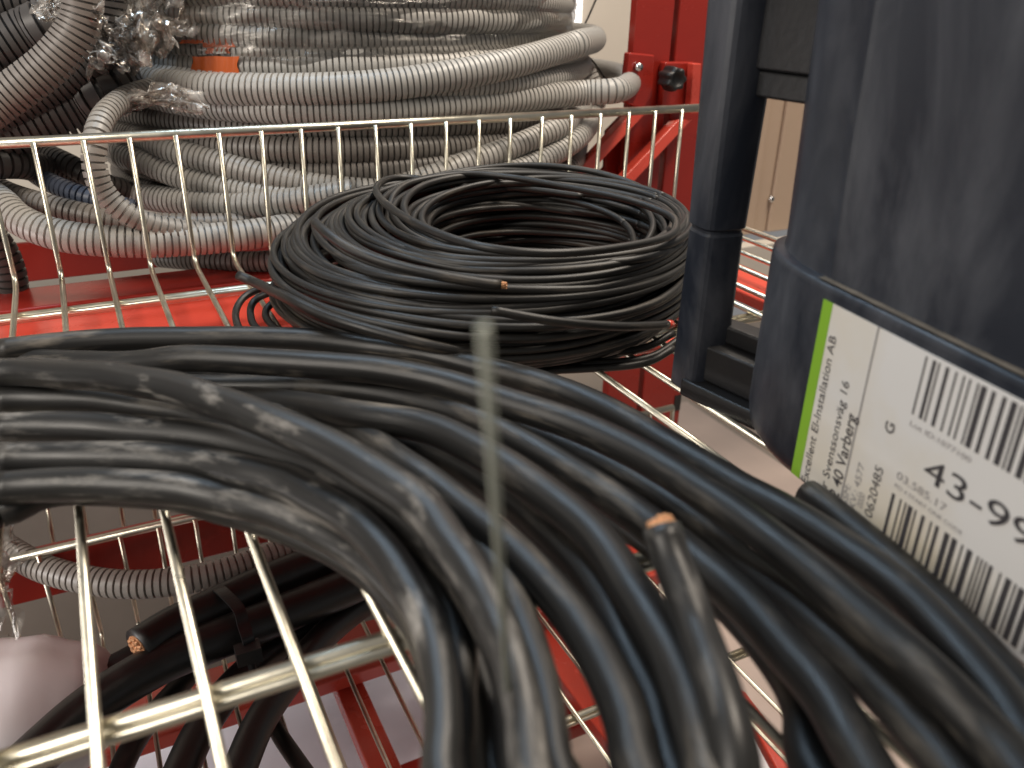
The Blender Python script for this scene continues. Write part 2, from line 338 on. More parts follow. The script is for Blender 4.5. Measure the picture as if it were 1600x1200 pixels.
# lower level
xbeam(-2.0, 2.6, 3.42, 3.50, -1.41, -1.19, M_red, 'dark red beam running behind the lower basket')
xbeam(-1.0, 2.6, 2.94, 3.26, -1.98, -1.90, M_redhi, 'bright red ledge under the lower basket')
p0, p1 = G(500, 1000, -2.0), G(605, 1200, -2.0)
single('support_arm', box((p0[0]-.02, 1.2, -2.10), (p0[0]+.11, 3.1, -2.0)), M_redhi, 'bright red support arm running forward under the lower basket', 'support arm', .01)

beam([(1140, 1068), (1165, 1080), (1300, 1260), (1245, 1260)], -2.0, .06, M_redhi, 'bright red strip low down below the gap beside the cut thick cable', name='floor_rail')
single('plastic_sheet', prism([tuple(G(*p, -2.5)[:2]) for p in ((1120, 1100), (1150, 1115), (1260, 1280), (1100, 1280))], -2.53, -2.5), M_bag, 'small white sheet below the bright red strip at the bottom right', 'sheet', 0)
beam([(1062, 372), (1216, 436), (1202, 474), (1055, 410)], -.10, .05, M_redhi, 'bright red side rail beneath the basket between post and tub', name='side_rail')
p0, p1 = G(880, 1020, -2.05), G(950, 1200, -2.05)
single('support_arm', box((p0[0]-.10, .8, -2.12), (p0[0]+.16, 3.1, -2.05)), M_redhi, 'red support arm glimpsed through the gaps between the thick cable turns', 'support arm', .01)
# ------------------------------------------------------------------ wire baskets
WX = [0.03+.149*k for k in range(-9, 19)]
def basket(z0, label, x_lo, x_hi, front=True):
    t = thing('wire_basket', label, 'basket', (0.7, 3.31, z0), 'zinc wire baskets, one above the other')
    rt, rw = .0185, .0095
    for x in WX:
        if x < x_lo or x > x_hi: continue
        j = random.uniform(-.004, .004); jb = random.uniform(-.006, .006)
        P = rounded_path([(x+j, 3.31, z0+.482), (x+jb, 3.31, z0+.02), (x+jb, 3.25, z0+.0), (x+jb*.5, -.3, z0)], .03, 5)
        tube('fence_wire', P, rw, M_chrome, t, 10)
    def rod(name, pts, r=rt): 
        tube(name, rounded_path(pts, .05, 6), r, M_chrome, t, 14)
    rod('rim_rod', [(x_lo-.1, 3.325, z0+.482), (2.72, 3.325, z0+.482)])
    tube('side_wire', rounded_path([(2.72, 3.325, z0+.482), (2.745, 3.325, z0+.03), (2.69, 3.25, z0), (2.66, -.2, z0)], .03), .0125, M_chrome, t, 12)
    for i, y in enumerate((3.035, 2.06, 1.09, .12)):
        rod('cross_rod', [(x_lo-.1, y, z0-.028), (2.76, y, z0-.028)], rt)
        if i < 3: rod('cross_rod', [(x_lo-.1, y-.030, z0-.020), (2.76, y-.030, z0-.020)], .0095)
    return t
basket(0.0, 'upper zinc wire basket holding the black cable coils', -.9, 2.7)
basket(-1.60, 'lower zinc wire basket seen through the floor of the upper one', -.9, 2.7)
# rear fence wires low down
rb = thing('rear_basket', 'short bright wires of the basket hanging behind the lower one', 'basket', (0, 3.9, -1.3))
for px in (65, 118, 175, 225, 275, 325):
    a_ = V(px, 800-(px-65)*.21-60, 3.95); b_ = V(px+19, 850-(px-65)*.235, 3.72); tube('fence_wire', [a_, b_], .010, M_chrome, rb, 10)

# ------------------------------------------------------------------ thick cable coil (foreground)
CC = np.array([-.40, .80])
def close_loop(P):
    P = np.array(P); a = np.arctan2(P[:, 1]-CC[1], P[:, 0]-CC[0]); r = np.hypot(P[:, 0]-CC[0], P[:, 1]-CC[1])
    a0, a1 = a[0], a[-1]                     # visible part runs clockwise from a0 (large) to a1
    aa = a1; end = a0-2*math.pi; k = np.linspace(0, 1, 26)[1:-1]; out = []
    for q in k:
        s = q*q*(3-2*q); ang = aa+(end-aa)*q; rr = r[-1]+(r[0]-r[-1])*s; rr += .10*math.sin(math.pi*q)*(1.45-rr)*2
        out.append((CC[0]+rr*math.cos(ang), CC[1]+rr*math.sin(ang), P[-1][2]*(1-s)+P[0][2]*s))
    return np.vstack([P, out])
th = thing('thick_cable_coil', 'large coil of thick scuffed black cable filling the foreground of the upper basket', 'cable coil', (CC[0], CC[1], 0))
TR = .0335
# each entry: pixel u, v, height z ; left to right
STR = {
 'A':  (M_thick, 1, [(0,549,.10),(150,533,.10),(350,527,.105),(520,535,.105),(700,562,.10),(830,595,.10),(930,632,.10),(1050,700,.10),(1150,757,.11),(1232,803,.12),(1319,860,.13),(1412,928,.14),(1487,1002,.15),(1562,1092,.15),(1620,1180,.15)]),
 'B':  (M_thick, 1, [(0,566,.06),(180,570,.10),(290,560,.15),(437,566,.17),(587,580,.18),(700,600,.18),(812,634,.18),(906,666,.18),(1000,710,.18),(1090,765,.18),(1169,818,.18),(1244,878,.18),(1319,940,.18),(1394,1003,.18),(1469,1073,.18),(1544,1153,.17),(1600,1220,.17)]),
 'Q':  (M_thick, 1, [(0,575,.03),(200,568,.04),(400,560,.04),(700,588,.05),(860,618,.05),(1000,676,.06),(1090,730,.06),(1200,805,.06),(1300,882,.06),(1400,965,.07),(1490,1050,.07),(1560,1140,.07),(1600,1220,.07)]),
 'P':  (M_thick, 1, [(0,590,.03),(200,590,.04),(400,590,.05),(600,612,.06),(760,650,.06),(900,705,.06),(1020,770,.06),(1100,828,.07),(1157,880,.08),(1240,942,.10),(1314,1009,.11),(1375,1073,.11),(1431,1137,.11),(1490,1210,.11)]),
 'Cc': (M_thick, 1, [(0,600,.03),(250,605,.05),(400,606,.07),(512,606,.10),(625,621,.12),(719,646,.13),(812,691,.13),(887,734,.13),(962,782,.14),(1040,838,.14),(1100,885,.14),(1168,943,.14),(1230,1012,.14),(1291,1087,.14),(1330,1157,.14),(1365,1215,.14)]),
 'N':  (M_thick, 1, [(0,610,.02),(300,615,.03),(500,625,.04),(700,665,.05),(860,740,.05),(990,825,.05),(1085,895,.05),(1158,965,.05),(1218,1040,.04),(1255,1110,.04),(1275,1210,.04)]),
 'Fs': (M_thick, 1, [(0,618,.03),(250,622,.05),(420,628,.08),(550,649,.15),(662,668,.18),(737,700,.19),(812,745,.19),(887,801,.19),(944,857,.19),(985,915,.19),(1025,980,.19),(1060,1050,.19),(1085,1110,.19),(1110,1200,.18),(1118,1240,.18)]),
 'Gs': (M_thick, 1, [(0,628,.02),(250,634,.04),(420,645,.05),(550,665,.07),(640,692,.09),(720,727,.10),(790,775,.10),(850,822,.11),(905,880,.12),(950,945,.12),(985,1020,.12),(1022,1100,.12),(1045,1205,.12)]),
 'H':  (M_thick, 1, [(0,640,.03),(250,642,.05),(420,648,.07),(542,668,.11),(625,724,.15),(700,776,.15),(775,838,.15),(833,893,.15),(888,955,.15),(930,1018,.15),(960,1079,.15),(982,1140,.15),(996,1210,.15)]),
 'I2': (M_thick, 1, [(0,632,.04),(250,636,.06),(400,650,.08),(560,700,.09),(660,760,.10),(735,830,.12),(780,899,.13),(812,966,.13),(842,1041,.13),(862,1116,.13),(876,1210,.13)]),
 'I':  (M_scuff, 1, [(0,582,.16),(120,585,.20),(250,603,.24),(350,632,.26),(430,662,.27),(520,703,.27),(600,752,.27),(665,800,.27),(710,856,.27),(747,915,.27),(777,980,.26),(804,1051,.26),(820,1120,.25),(830,1215,.25)]),
 'J':  (M_thick, 1, [(0,626,.10),(150,626,.11),(300,650,.11),(420,700,.11),(520,758,.11),(595,812,.10),(648,872,.09),(690,935,.09),(722,995,.08),(748,1060,.08),(762,1130,.08),(770,1210,.08)]),
 'C':  (M_scuff, 1, [(0,668,.13),(150,670,.14),(300,682,.16),(400,700,.17),(480,728,.18),(560,764,.19),(630,812,.19),(690,868,.19),(735,925,.19),(766,985,.18),(790,1050,.17),(803,1120,.16),(812,1210,.16)]),
 'D':  (M_scuff, 1, [(0,716,.12),(150,714,.13),(300,722,.15),(400,742,.17),(456,758,.18),(512,787,.19),(569,829,.20),(610,873,.20),(645,929,.20),(672,985,.20),(684,1041,.20),(690,1097,.20),(690,1157,.20),(686,1215,.20)]),
 'D2': (M_thick, 1, [(0,700,.05),(200,702,.06),(380,728,.08),(500,765,.09),(590,812,.11),(654,868,.13),(691,925,.14),(712,985,.14),(718,1060,.14),(717,1135,.14),(712,1210,.14)]),
 'E':  (M_scuff, 1, [(0,763,.10),(100,757,.11),(200,759,.12),(300,769,.12),(400,789,.13),(460,810,.13),(540,850,.13),(590,888,.13),(640,945,.12),(668,1000,.10),(685,1080,.09),(690,1150,.08),(690,1210,.08)]),
 'E2': (M_thick, 1, [(-20,845,.05),(0,800,.05),(60,775,.05),(130,765,.05),(250,772,.06),(340,790,.06),(420,815,.06),(490,845,.06),(550,878,.06),(610,925,.05),(655,985,.05),(680,1060,.05),(690,1140,.04),(690,1210,.04)]),
}
for k, (m, cl, pts) in STR.items():
    P = [G(u_, v_, z_) for u_, v_, z_ in pts]
    if k == 'E2': P = P[1:]; pts = pts[1:]
    P = close_loop(P)
    C_ = catmull(P, True, 10); C_, s_ = resample(C_, .022)
    n_ = len(C_); wob = np.stack([np.interp(np.arange(n_), np.linspace(0, n_, 60), rng.normal(0, .0016, 60)) for _ in range(3)], 1)
    wob[0] = wob[-1] = 0
    thin_ = 0 if k in ('A', 'B', 'P', 'Q', 'Cc', 'N') else 1     # the inner, flatter cable narrows as it twists edge-on towards the front
    vv_ = np.array([p[1] for p in pts]); rs_ = 1-(.04 if k in ('Fs', 'Gs', 'H') else .32)*thin_*np.clip((vv_-760)/330., 0, 1)
    key = np.concatenate([rs_, np.full(len(P)-len(rs_), rs_[-1])]); key[-6:] = np.linspace(rs_[-1], 1, 6)
    arc = np.r_[0, np.cumsum(np.linalg.norm(np.diff(np.vstack([P, P[:1]]), axis=0), axis=1))]
    sc_k = np.interp(np.linspace(0, arc[-1], n_), arc, np.r_[key, key[0]])
    rr = TR*sc_k*(1+np.interp(np.arange(n_), np.linspace(0, n_, 40), rng.normal(0, .012, 40)))
    tube('cable_turn', C_+wob, rr, m, th, 20, s=s_*S*4)
P = [G(u_, v_, z_) for u_, v_, z_ in [(1262,772,.035),(1300,800,.04),(1360,850,.045),(1420,902,.05),(1480,958,.055),(1560,1045,.06),(1640,1140,.06)]]
d2 = P[-1]-P[-2]; P += [P[-1]+d2*.8+np.array([-.06, 0, 0]), P[-1]+d2*1.6+np.array([-.22, 0, 0])]
C_, s_ = resample(catmull(P, False, 10), .02); tube('cut_end', C_, .032, M_thick, th, 20, s=s_)
# cut end leaning up out of the coil
P = [G(u_, v_, z_) for u_, v_, z_ in [(1034,824,.300),(1048,870,.274),(1070,927,.254),(1090,985,.235),(1112,1045,.235),(1129,1097,.23),(1143,1154,.22),(1152,1215,.20)]]
last = P[-1]; P += [last+(P[-1]-P[-2])*1.4+np.array([-.02, 0, -.02]), last+(P[-1]-P[-2])*4+np.array([-.20, -.05, -.08])]
C_, s_ = resample(catmull(P, False, 10), .02); ke = tube('cut_end', C_, .0285, M_scuff, th, 20, s=s_)
d = C_[0]-C_[1]; d /= np.linalg.norm(d)
def copper(c, d, r, parent, base, n=19):
    a = np.cross(d, [0, 0, 1.0]); a /= np.linalg.norm(a); b = np.cross(d, a); L_ = [tube_data([c-d*.002, c+d*.006], r*.97, 14)]
    rings = [(0, 1), (.36, 6), (.74, 12)]
    for fr, cnt in rings:
        for k in range(cnt):
            t_ = k*2*math.pi/cnt+fr*3; q = c+(a*math.cos(t_)+b*math.sin(t_))*r*fr
            L_.append(tube_data([q, q+d*(.010+rng.uniform(0, .006))], r*.17, 8))
    v, f, u = merge(L_); return part('copper_core', v, f, M_cu, parent, uv=u)
copper(C_[0], d, .0215, ke, None)

# ------------------------------------------------------------------ thin cable coil
c0 = np.array([1.15, 2.47]); wr = .0118
tc_ = thing('thin_cable_coil', 'round coil of thin black cable with many turns behind the thick one', 'cable coil', (c0[0], c0[1], 0))
def turn(r0, z0, jr=.012, jz=.007, off=(0, 0), tilt=(0, 0), bul=0.0, ph=None, rw=wr):
    n = 150; t_ = np.linspace(0, 2*math.pi, n); ph = rng.uniform(0, 6.28, 6) if ph is None else ph
    r = r0+jr*(np.sin(t_+ph[0])*1.2+.7*np.sin(2*t_+ph[1])+.4*np.sin(3*t_+ph[2])+.2*np.sin(5*t_+ph[5]))
    z = z0+jz*(np.sin(t_+ph[3])+.8*np.sin(2*t_+ph[4])+.5*np.sin(3*t_+ph[0]))
    z = z+.020*np.cos(t_-1.2)*(z0/.3)
    x = c0[0]+off[0]+r*np.cos(t_); y = c0[1]+off[1]+r*np.sin(t_)*.97; z = z+tilt[0]*np.cos(t_)+tilt[1]*np.sin(t_)
    tube('cable_turn', np.stack([x, y, np.maximum(z, wr)], 1), rw*rng.uniform(.94, 1.06), M_thin, tc_, 10, s=t_*r0*.8)
for k in range(15):                          # outer wall
    q = k/14; turn(.61+.075*math.sin(math.pi*min(1, q*1.1+.05)), .014+.0185*k, off=(.01, 0.01), jr=.013, jz=.007)
for k in range(14):
    turn(.585+.07*math.sin(math.pi*(k+.5)/13.5), .02+.0185*k, jr=.012)
for k in range(20):                          # upper turns, drawn towards the front right so the left side steps up
    q = k/19; turn(.67-.25*q, .225+.105*min(1, q*1.5)+.008*(k % 3), off=(.01+.16*q, .01-.160*q), jr=.010, jz=.006)
for k in range(12):                          # turns slumped inside on the floor
    turn(.30+.012*k, .012+.006*k, off=(.10, -.06), jr=.03, jz=.010)
for k in range(22):                          # inner wall
    turn(.410+.02*math.sin(k*2.1), .325-.014*k, off=(.150, -.125), jr=.013)
for k in range(9):
    turn(.39+.012*k, .30-.03*k, off=(.12, -.09), jr=.03, jz=.012)
for k in range(11):                          # loosely crossing turns
    turn(.50+.018*k, .340-.016*k, jr=.020, jz=.012, off=(.10-.012*k+rng.uniform(-.02, .02), -.10+.011*k), tilt=(rng.uniform(-.01, .02), rng.uniform(-.01, .02)))
def trace(pts, r, m, parent, name='cable_turn', seg=10, step=.02, us=.8, closed=False):
    P = catmull([p if len(p) == 3 and isinstance(p, np.ndarray) else G(*p) for p in pts], closed, 10); P, s_ = resample(P, step)
    return P, tube(name, P, r, m, parent, seg, s=s_*us)
def c5(l): return [(x/2.105+340, y/2.105+240, z) for x, y, z in l]
trace(c5([(640,290,.27),(590,240,.30),(566,190,.33),(585,130,.36),(650,92,.37),(800,68,.38),(950,76,.38),(1150,110,.38),(1350,152,.38),(1480,200,.37),(1508,240,.36),(1470,277,.36),(1300,312,.37),(1100,328,.38),(900,312,.39),(750,272,.39),(620,212,.39),(540,152,.38),(523,112,.37),(560,84,.36),(640,80,.35),(800,105,.34),(1000,115,.33),(1200,140,.32)]), wr, M_thin, tc_, 'loose_loop')
trace(c5([(1520,300,.30),(1400,345,.31),(1200,360,.31),(1000,345,.32),(800,300,.33),(640,235,.33),(520,170,.33),(455,160,.33),(440,190,.32),(520,270,.31),(700,330,.30),(900,360,.30)]), wr, M_thin, tc_, 'loose_loop')
def w5(l): return [CY(x/2.105+340, y/2.105+240, c0, R_) for x, y, R_ in l]
P, e = trace(w5([(932,432,.715),(860,424,.714),(700,396,.712),(560,362,.71),(440,315,.70),(360,262,.68),(320,225,.64)]), .0135, M_thin, tc_, 'cut_end')
d = P[0]-P[1]; d /= np.linalg.norm(d); copper(P[0], d, .010, e, None)
P, e = trace([G(372, 430, .13), G(402, 443, .12)]+w5([(220,470,.72),(340,528,.722),(480,575,.722),(640,618,.715),(780,645,.70),(900,660,.67)]), .0165, M_thin, tc_, 'cut_end')
P, e = trace(w5([(1478,562,.72),(1430,566,.72),(1300,568,.72),(1100,550,.715),(900,515,.70)]), .0125, M_thin, tc_, 'cut_end')
d = P[0]-P[1]; d /= np.linalg.norm(d); v, f, u = tube_data([P[0], P[0]+d*.022], .0125, 10)
part('red_end_cap', v, f, M_redhi, e, uv=u)
for l in ([(150,440,.05),(90,470,.03),(60,520,.013),(75,580,.013),(140,620,.013)], [(190,450,.07),(125,480,.04),(108,525,.02),(135,580,.02),(260,640,.02)], [(230,470,.07),(170,500,.04),(160,540,.025),(210,590,.02),(320,640,.02)],
          [(1500,590,.06),(1400,640,.03),(1250,660,.02),(1000,668,.02),(800,655,.02)], [(1500,640,.04),(1400,690,.013),(1200,708,.013),(1000,712,.013),(850,690,.013)], [(1520,610,.05),(1420,670,.016),(1250,690,.016),(1000,694,.016),(800,670,.016)]):
    trace(c5(l), wr, M_thin, tc_, 'loose_loop')

# ------------------------------------------------------------------ corrugated conduit
def conduit(name, P, r, m, parent, pitch=.0245, seg=18):
    C_, s_ = resample(catmull(P, False, 12), .03); L_ = s_[-1]; n = int(L_/pitch)
    T = np.gradient(C_, axis=0); T /= np.linalg.norm(T, axis=1)[:, None]
    prof = [(0, 1), (.68, 1), (.68, 1), (.73, .80), (.73, .80), (.95, .80), (.95, .80), (1.0, 1)]
    ph = np.array([p[0] for p in prof]); rp = np.array([p[1] for p in prof])
    s = (np.arange(n)[:, None]*pitch+ph[None, :]*pitch).ravel(); rr = np.tile(rp, n)*r
    Q = np.stack([np.interp(s, s_, C_[:, k]) for k in range(3)], 1)
    Ts = np.stack([np.interp(s, s_, T[:, k]) for k in range(3)], 1); Ts /= np.linalg.norm(Ts, axis=1)[:, None]
    N = np.cross(Ts, np.array([.13, .09, 1.0])); N /= np.linalg.norm(N, axis=1)[:, None]; B = np.cross(Ts, N); a = np.arange(seg)*2*math.pi/seg
    V_ = (Q[:, None, :]+rr[:, None, None]*(np.cos(a)[None, :, None]*N[:, None, :]+np.sin(a)[None, :, None]*B[:, None, :])).reshape(-1, 3)
    i = (np.arange(n*4)*2)[:, None]*seg; j = np.arange(seg)[None, :]; j2 = (j+1) % seg
    f = np.stack([i+j, i+j2, i+seg+j2, i+seg+j], -1).reshape(-1, 4)
    return part(name, V_, f, m, parent)
KC = np.array([1.38, 4.68])
def ringloop(R, z, name, m, parent, c=KC, r=.062, wob=.02, a0=0, a1=2*math.pi, tilt=(0, 0)):
    t_ = np.linspace(a0, a1, 60); ph = rng.uniform(0, 6.28, 3)
    rr = R+wob*np.sin(2*t_+ph[0])+wob*.5*np.sin(3*t_+ph[1]); zz = z+.012*np.sin(2*t_+ph[2])+tilt[0]*np.cos(t_)+tilt[1]*np.sin(t_)
    return conduit(name, np.stack([c[0]+rr*np.cos(t_), c[1]+rr*np.sin(t_), zz], 1), r, m, parent)
def front_z(v, R=1.25, u=600): return CY(u, v, KC, R)[2]
k1 = thing('wrapped_conduit_coil', 'stacked coil of grey corrugated conduit bundled in clear shrink film', 'conduit coil', (KC[0], KC[1], .6))
wrz = []
for v_ in (94, 64, 33, 3, -28, -58):
    z_ = front_z(v_); wrz.append(z_); ringloop(1.15+rng.uniform(-.01, .01), z_, 'conduit_turn', M_c1, k1, c=KC-np.array([.03, 0]), r=.056, tilt=(rng.uniform(-.02, .02), rng.uniform(-.01, .01)), wob=.01)
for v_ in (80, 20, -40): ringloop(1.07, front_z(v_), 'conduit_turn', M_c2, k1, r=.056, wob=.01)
def back_close(P, R, c=KC):               # continue a front arc round the hidden back
    a0 = math.atan2(P[-1][1]-c[1], P[-1][0]-c[0]); a1 = math.atan2(P[0][1]-c[1], P[0][0]-c[0])
    while a1 < a0: a1 += 2*math.pi
    if a1-a0 > 5.8: return P
    r0 = math.hypot(P[-1][0]-c[0], P[-1][1]-c[1]); r1 = math.hypot(P[0][0]-c[0], P[0][1]-c[1])
    out = list(P)
    for q in np.linspace(0, 1, 16)[1:]:
        a = a0+(a1-a0)*q; s = q*q*(3-2*q); r = r0*(1-s)+r1*s; out.append(np.array([c[0]+r*math.cos(a), c[1]+r*math.sin(a), P[-1][2]*(1-s)+P[0][2]*s]))
    return out
k2 = thing('loose_conduit_coil', 'pile of loose grey corrugated conduit turns lying behind the wire fence', 'conduit coil', (KC[0], KC[1], .1))
LEFT = []
def cstr(pts, m, R=1.25, r=.058, close=False, name='conduit_turn', parent=None, ex0=None):
    P = [CY(p[0], p[1], KC, p[2] if len(p) > 2 else R) for p in pts]
    if close: P = back_close(P, R)
    return conduit(name, np.array(P), r, m, parent or k2)
cstr([(163,98,1.28),(185,113),(220,126),(300,137),(400,140),(500,139),(600,133),(700,119),(800,99),(880,76),(905,68,1.30)], M_c1, 1.27, .063, True)
cstr([(200,150,1.20),(300,163,1.20),(420,171),(500,173),(600,172),(700,166),(800,156),(900,146,1.34),(965,141,1.50)], M_c1, 1.24, .058, True)
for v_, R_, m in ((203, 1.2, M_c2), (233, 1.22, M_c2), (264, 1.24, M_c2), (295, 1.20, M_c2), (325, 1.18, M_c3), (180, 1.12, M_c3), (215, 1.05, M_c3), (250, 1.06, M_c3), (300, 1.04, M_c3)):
    ringloop(R_, CY(600, v_, KC, R_)[2], 'conduit_turn', m, k2, r=.056, wob=.02, tilt=(rng.uniform(-.03, .03), rng.uniform(-.01, .01)))
cstr([(185,203,1.2),(215,213,1.24),(260,232),(330,252),(400,272),(470,288),(560,298),(660,302)], M_c1, 1.30, .054)
cstr([(190,243),(230,255),(270,272),(330,290),(400,303),(500,312),(620,316)], M_c1, 1.33, .052)
cstr([(180,298),(230,308),(290,316),(370,320),(455,315),(560,300)], M_c1, 1.36, .056)
LEFT.append(([(-40,285,4.0),(0,315,3.75),(35,346,3.6),(105,370,3.48),(210,378,3.42),(315,374,3.42),(420,362,3.42),(520,340,3.5)], M_c1, .060))
LEFT.append(([(-50,270,4.1),(14,303,3.9),(87,325,3.75),(157,341,3.65),(230,350,3.6),(330,352,3.56),(450,345,3.56)], M_c2, .048))
LEFT.append(([(240,138,3.9),(196,153,3.75),(164,180,3.58),(150,215,3.48),(148,262,3.45),(165,305,3.44),(205,338,3.42),(260,357,3.42),(330,366,3.44)], M_c6, .044))
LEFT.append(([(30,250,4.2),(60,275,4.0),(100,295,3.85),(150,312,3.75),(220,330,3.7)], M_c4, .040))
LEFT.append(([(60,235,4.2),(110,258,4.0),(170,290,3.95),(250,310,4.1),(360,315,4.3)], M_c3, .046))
cstr([(600,300,1.3),(675,276),(727,256),(780,238),(832,217),(885,192),(912,160,1.25),(905,128,1.22)], M_c1, 1.33, .052)
cstr([(690,300,1.3),(752,283),(815,264),(867,240),(909,210),(928,178,1.3),(930,145,1.2),(912,105,1.15)], M_c1, 1.37, .052)
cstr([(800,300),(860,280),(895,255),(905,225,1.25)], M_c2, 1.32, .05)
cstr([(250,402),(330,408),(420,408),(520,395)], M_c2, 1.36, .045)
for v_, R_ in ((92, 1.20), (118, 1.24), (140, 1.15)): ringloop(R_, CY(860, v_, KC, R_*.98)[2], 'conduit_turn', M_c1, k2, r=.052, wob=.02)
# dark larger conduit at far left
k3 = thing('dark_conduit_coil', 'fat dark grey corrugated conduit turns at the upper left corner', 'conduit coil', V(20, 150, 3.9))
def vstr(pts, m, r, y, pitch=.03, name='conduit_turn', parent=None):
    return conduit(name, np.array([V(p[0], p[1], p[2] if len(p) > 2 else y) for p in pts]), r, m, parent or k3, pitch)
for l_, m_, r_ in LEFT: vstr(l_, m_, r_, 3.6, .0255, parent=k2)
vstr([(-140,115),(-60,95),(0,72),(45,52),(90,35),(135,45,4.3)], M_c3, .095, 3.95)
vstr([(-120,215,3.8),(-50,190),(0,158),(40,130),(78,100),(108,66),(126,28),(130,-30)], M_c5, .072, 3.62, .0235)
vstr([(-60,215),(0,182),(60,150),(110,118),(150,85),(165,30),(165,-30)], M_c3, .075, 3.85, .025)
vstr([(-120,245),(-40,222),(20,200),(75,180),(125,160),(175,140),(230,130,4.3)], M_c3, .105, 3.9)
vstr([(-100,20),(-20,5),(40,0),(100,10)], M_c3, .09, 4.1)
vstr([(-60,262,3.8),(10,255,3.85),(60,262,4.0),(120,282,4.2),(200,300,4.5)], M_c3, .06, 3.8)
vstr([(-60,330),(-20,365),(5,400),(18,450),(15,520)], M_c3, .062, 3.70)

# shrink film round the stack
zt, zb = 1.32, CY(520, 110, KC, 1.27)[2]
nA, nZ = 260, 60; vs = []
for i in range(nZ+1):
    q = i/nZ; z = zb+(zt-zb)*q
    for j in range(nA):
        a = 2*math.pi*j/nA
        # drawn in tight between the turns
        d_ = min(abs(z-zz) for zz in wrz); dr = math.sqrt(max(0, .060**2-min(d_, .045)**2))
        r = 1.15+dr*.9+.020+.006*math.sin(9*a+z*20)+.004*math.sin(31*a-z*45)
        vs.append((KC[0]-.03+r*math.cos(a), KC[1]+r*math.sin(a), z+.012*math.sin(5*a)+.006*math.sin(17*a)))
fs = np.array([[i*nA+j, i*nA+(j+1) % nA, (i+1)*nA+(j+1) % nA, (i+1)*nA+j] for i in range(nZ) for j in range(nA)])
part('shrink_film', np.array(vs), fs, M_film, k1, uv=None)
# orange sticker seen under the film
M_or = bpy.data.materials.new('orange_sticker'); M_or.use_nodes = True; nt = M_or.node_tree; b = nt.nodes['Principled BSDF']; b.inputs['Base Color'].default_value = (.62, .12, .02, 1); b.inputs['Roughness'].default_value = .4
def sticker(pxl, R, mtl, name='orange_sticker'):
    (x0, y0), (x1, y1) = pxl; vs, fs = [], []; n = 14
    for i in range(n+1):
        for j in range(7):
            u_ = x0+(x1-x0)*i/n; v_ = y0+(y1-y0)*j/6+.5*math.sin(i*.7+j*.3); e_ = (.9*math.sin(j*1.1+i) if i in (0, n) else 0)
            vs.append(CY(u_+e_*2, v_, KC, R+.003*math.sin(i*1.9)))
    for i in range(n):
        for j in range(6): fs.append([i*7+j, (i+1)*7+j, (i+1)*7+j+1, i*7+j+1])
    return part(name, vs, fs, mtl, k1)
sticker([(318, 60), (366, 74)], 1.226, M_or); sticker([(322, 74), (358, 84)], 1.228, M_or); sticker([(300, 88), (372, 115)], 1.248, M_or); sticker([(282, 62), (318, 68)], 1.232, M_or)
for x_ in (334, 341, 348): sticker([(x_, 74), (x_+4, 84)], 1.238, M_paper, 'sticker_print')
for x_ in (350, 356): sticker([(x_, 97), (x_+3, 110)], 1.238, M_paper, 'sticker_print')
# crumpled film at the left end
def crumple(cpx, y, w_, h_, name, m, seed, parent, amp=.05, n=46, tip=None):
    r_ = np.random.default_rng(seed); ks = r_.normal(0, 1, (26, 2))*np.array([9, 9])*r_.uniform(.4, 2.4, (26, 1)); ph = r_.uniform(0, 6.28, 26); am = amp/(1+np.linalg.norm(ks, axis=1)*.07)
    dirs = r_.normal(0, 1, (26, 3)); C = V(*cpx, y); vs = []
    for i in range(n):
        for j in range(n):
            a, b_ = i/(n-1)-.5, j/(n-1)-.5
            edge = 1+.25*math.sin(7*math.atan2(b_, a)+seed)
            p = C+RI*a*w_*edge+UP*b_*h_*edge
            s_ = np.abs(np.sin(ks@np.array([a, b_])+ph))*am; p = p+(dirs*s_[:, None]).sum(0)*.32
            vs.append(p)
    fs = np.array([[i*n+j, (i+1)*n+j, (i+1)*n+j+1, i*n+j+1] for i in range(n-1) for j in range(n-1)])
    return part(name, np.array(vs), fs, m, parent, smooth=False)
crumple((195, 30), 3.72, .24, .30, 'crumpled_film', M_filmc, 3, k1, .10)
crumple((185, 75), 3.66, .20, .16, 'crumpled_film', M_filmc, 5, k1, .07)
crumple((120, 15), 3.66, .20, .12, 'crumpled_film', M_filmc, 8, k1, .06)
crumple((255, 165), 3.62, .34, .07, 'crumpled_film', M_filmc, 11, k1, .06)
# thin black cord tied at the right
cord = [V(935, -10, 4.4), V(920, 25, 4.4), V(903, 62, 4.35), V(912, 80, 4.3), V(930, 100, 4.3), V(946, 125, 4.3), V(950, 135, 4.3)]
kc = thing('black_cord', 'thin black cord rising from the right end of the conduit stack', 'cord', cord[2])
tube('cord_line', catmull(cord, False, 8), .0055, M_knob, kc, 8)
c = V(903, 66, 4.33); o = part('cord_clip', *box(c-np.array([.02, .02, .02]), c+np.array([.02, .02, .02])), M_knob, kc, smooth=False)

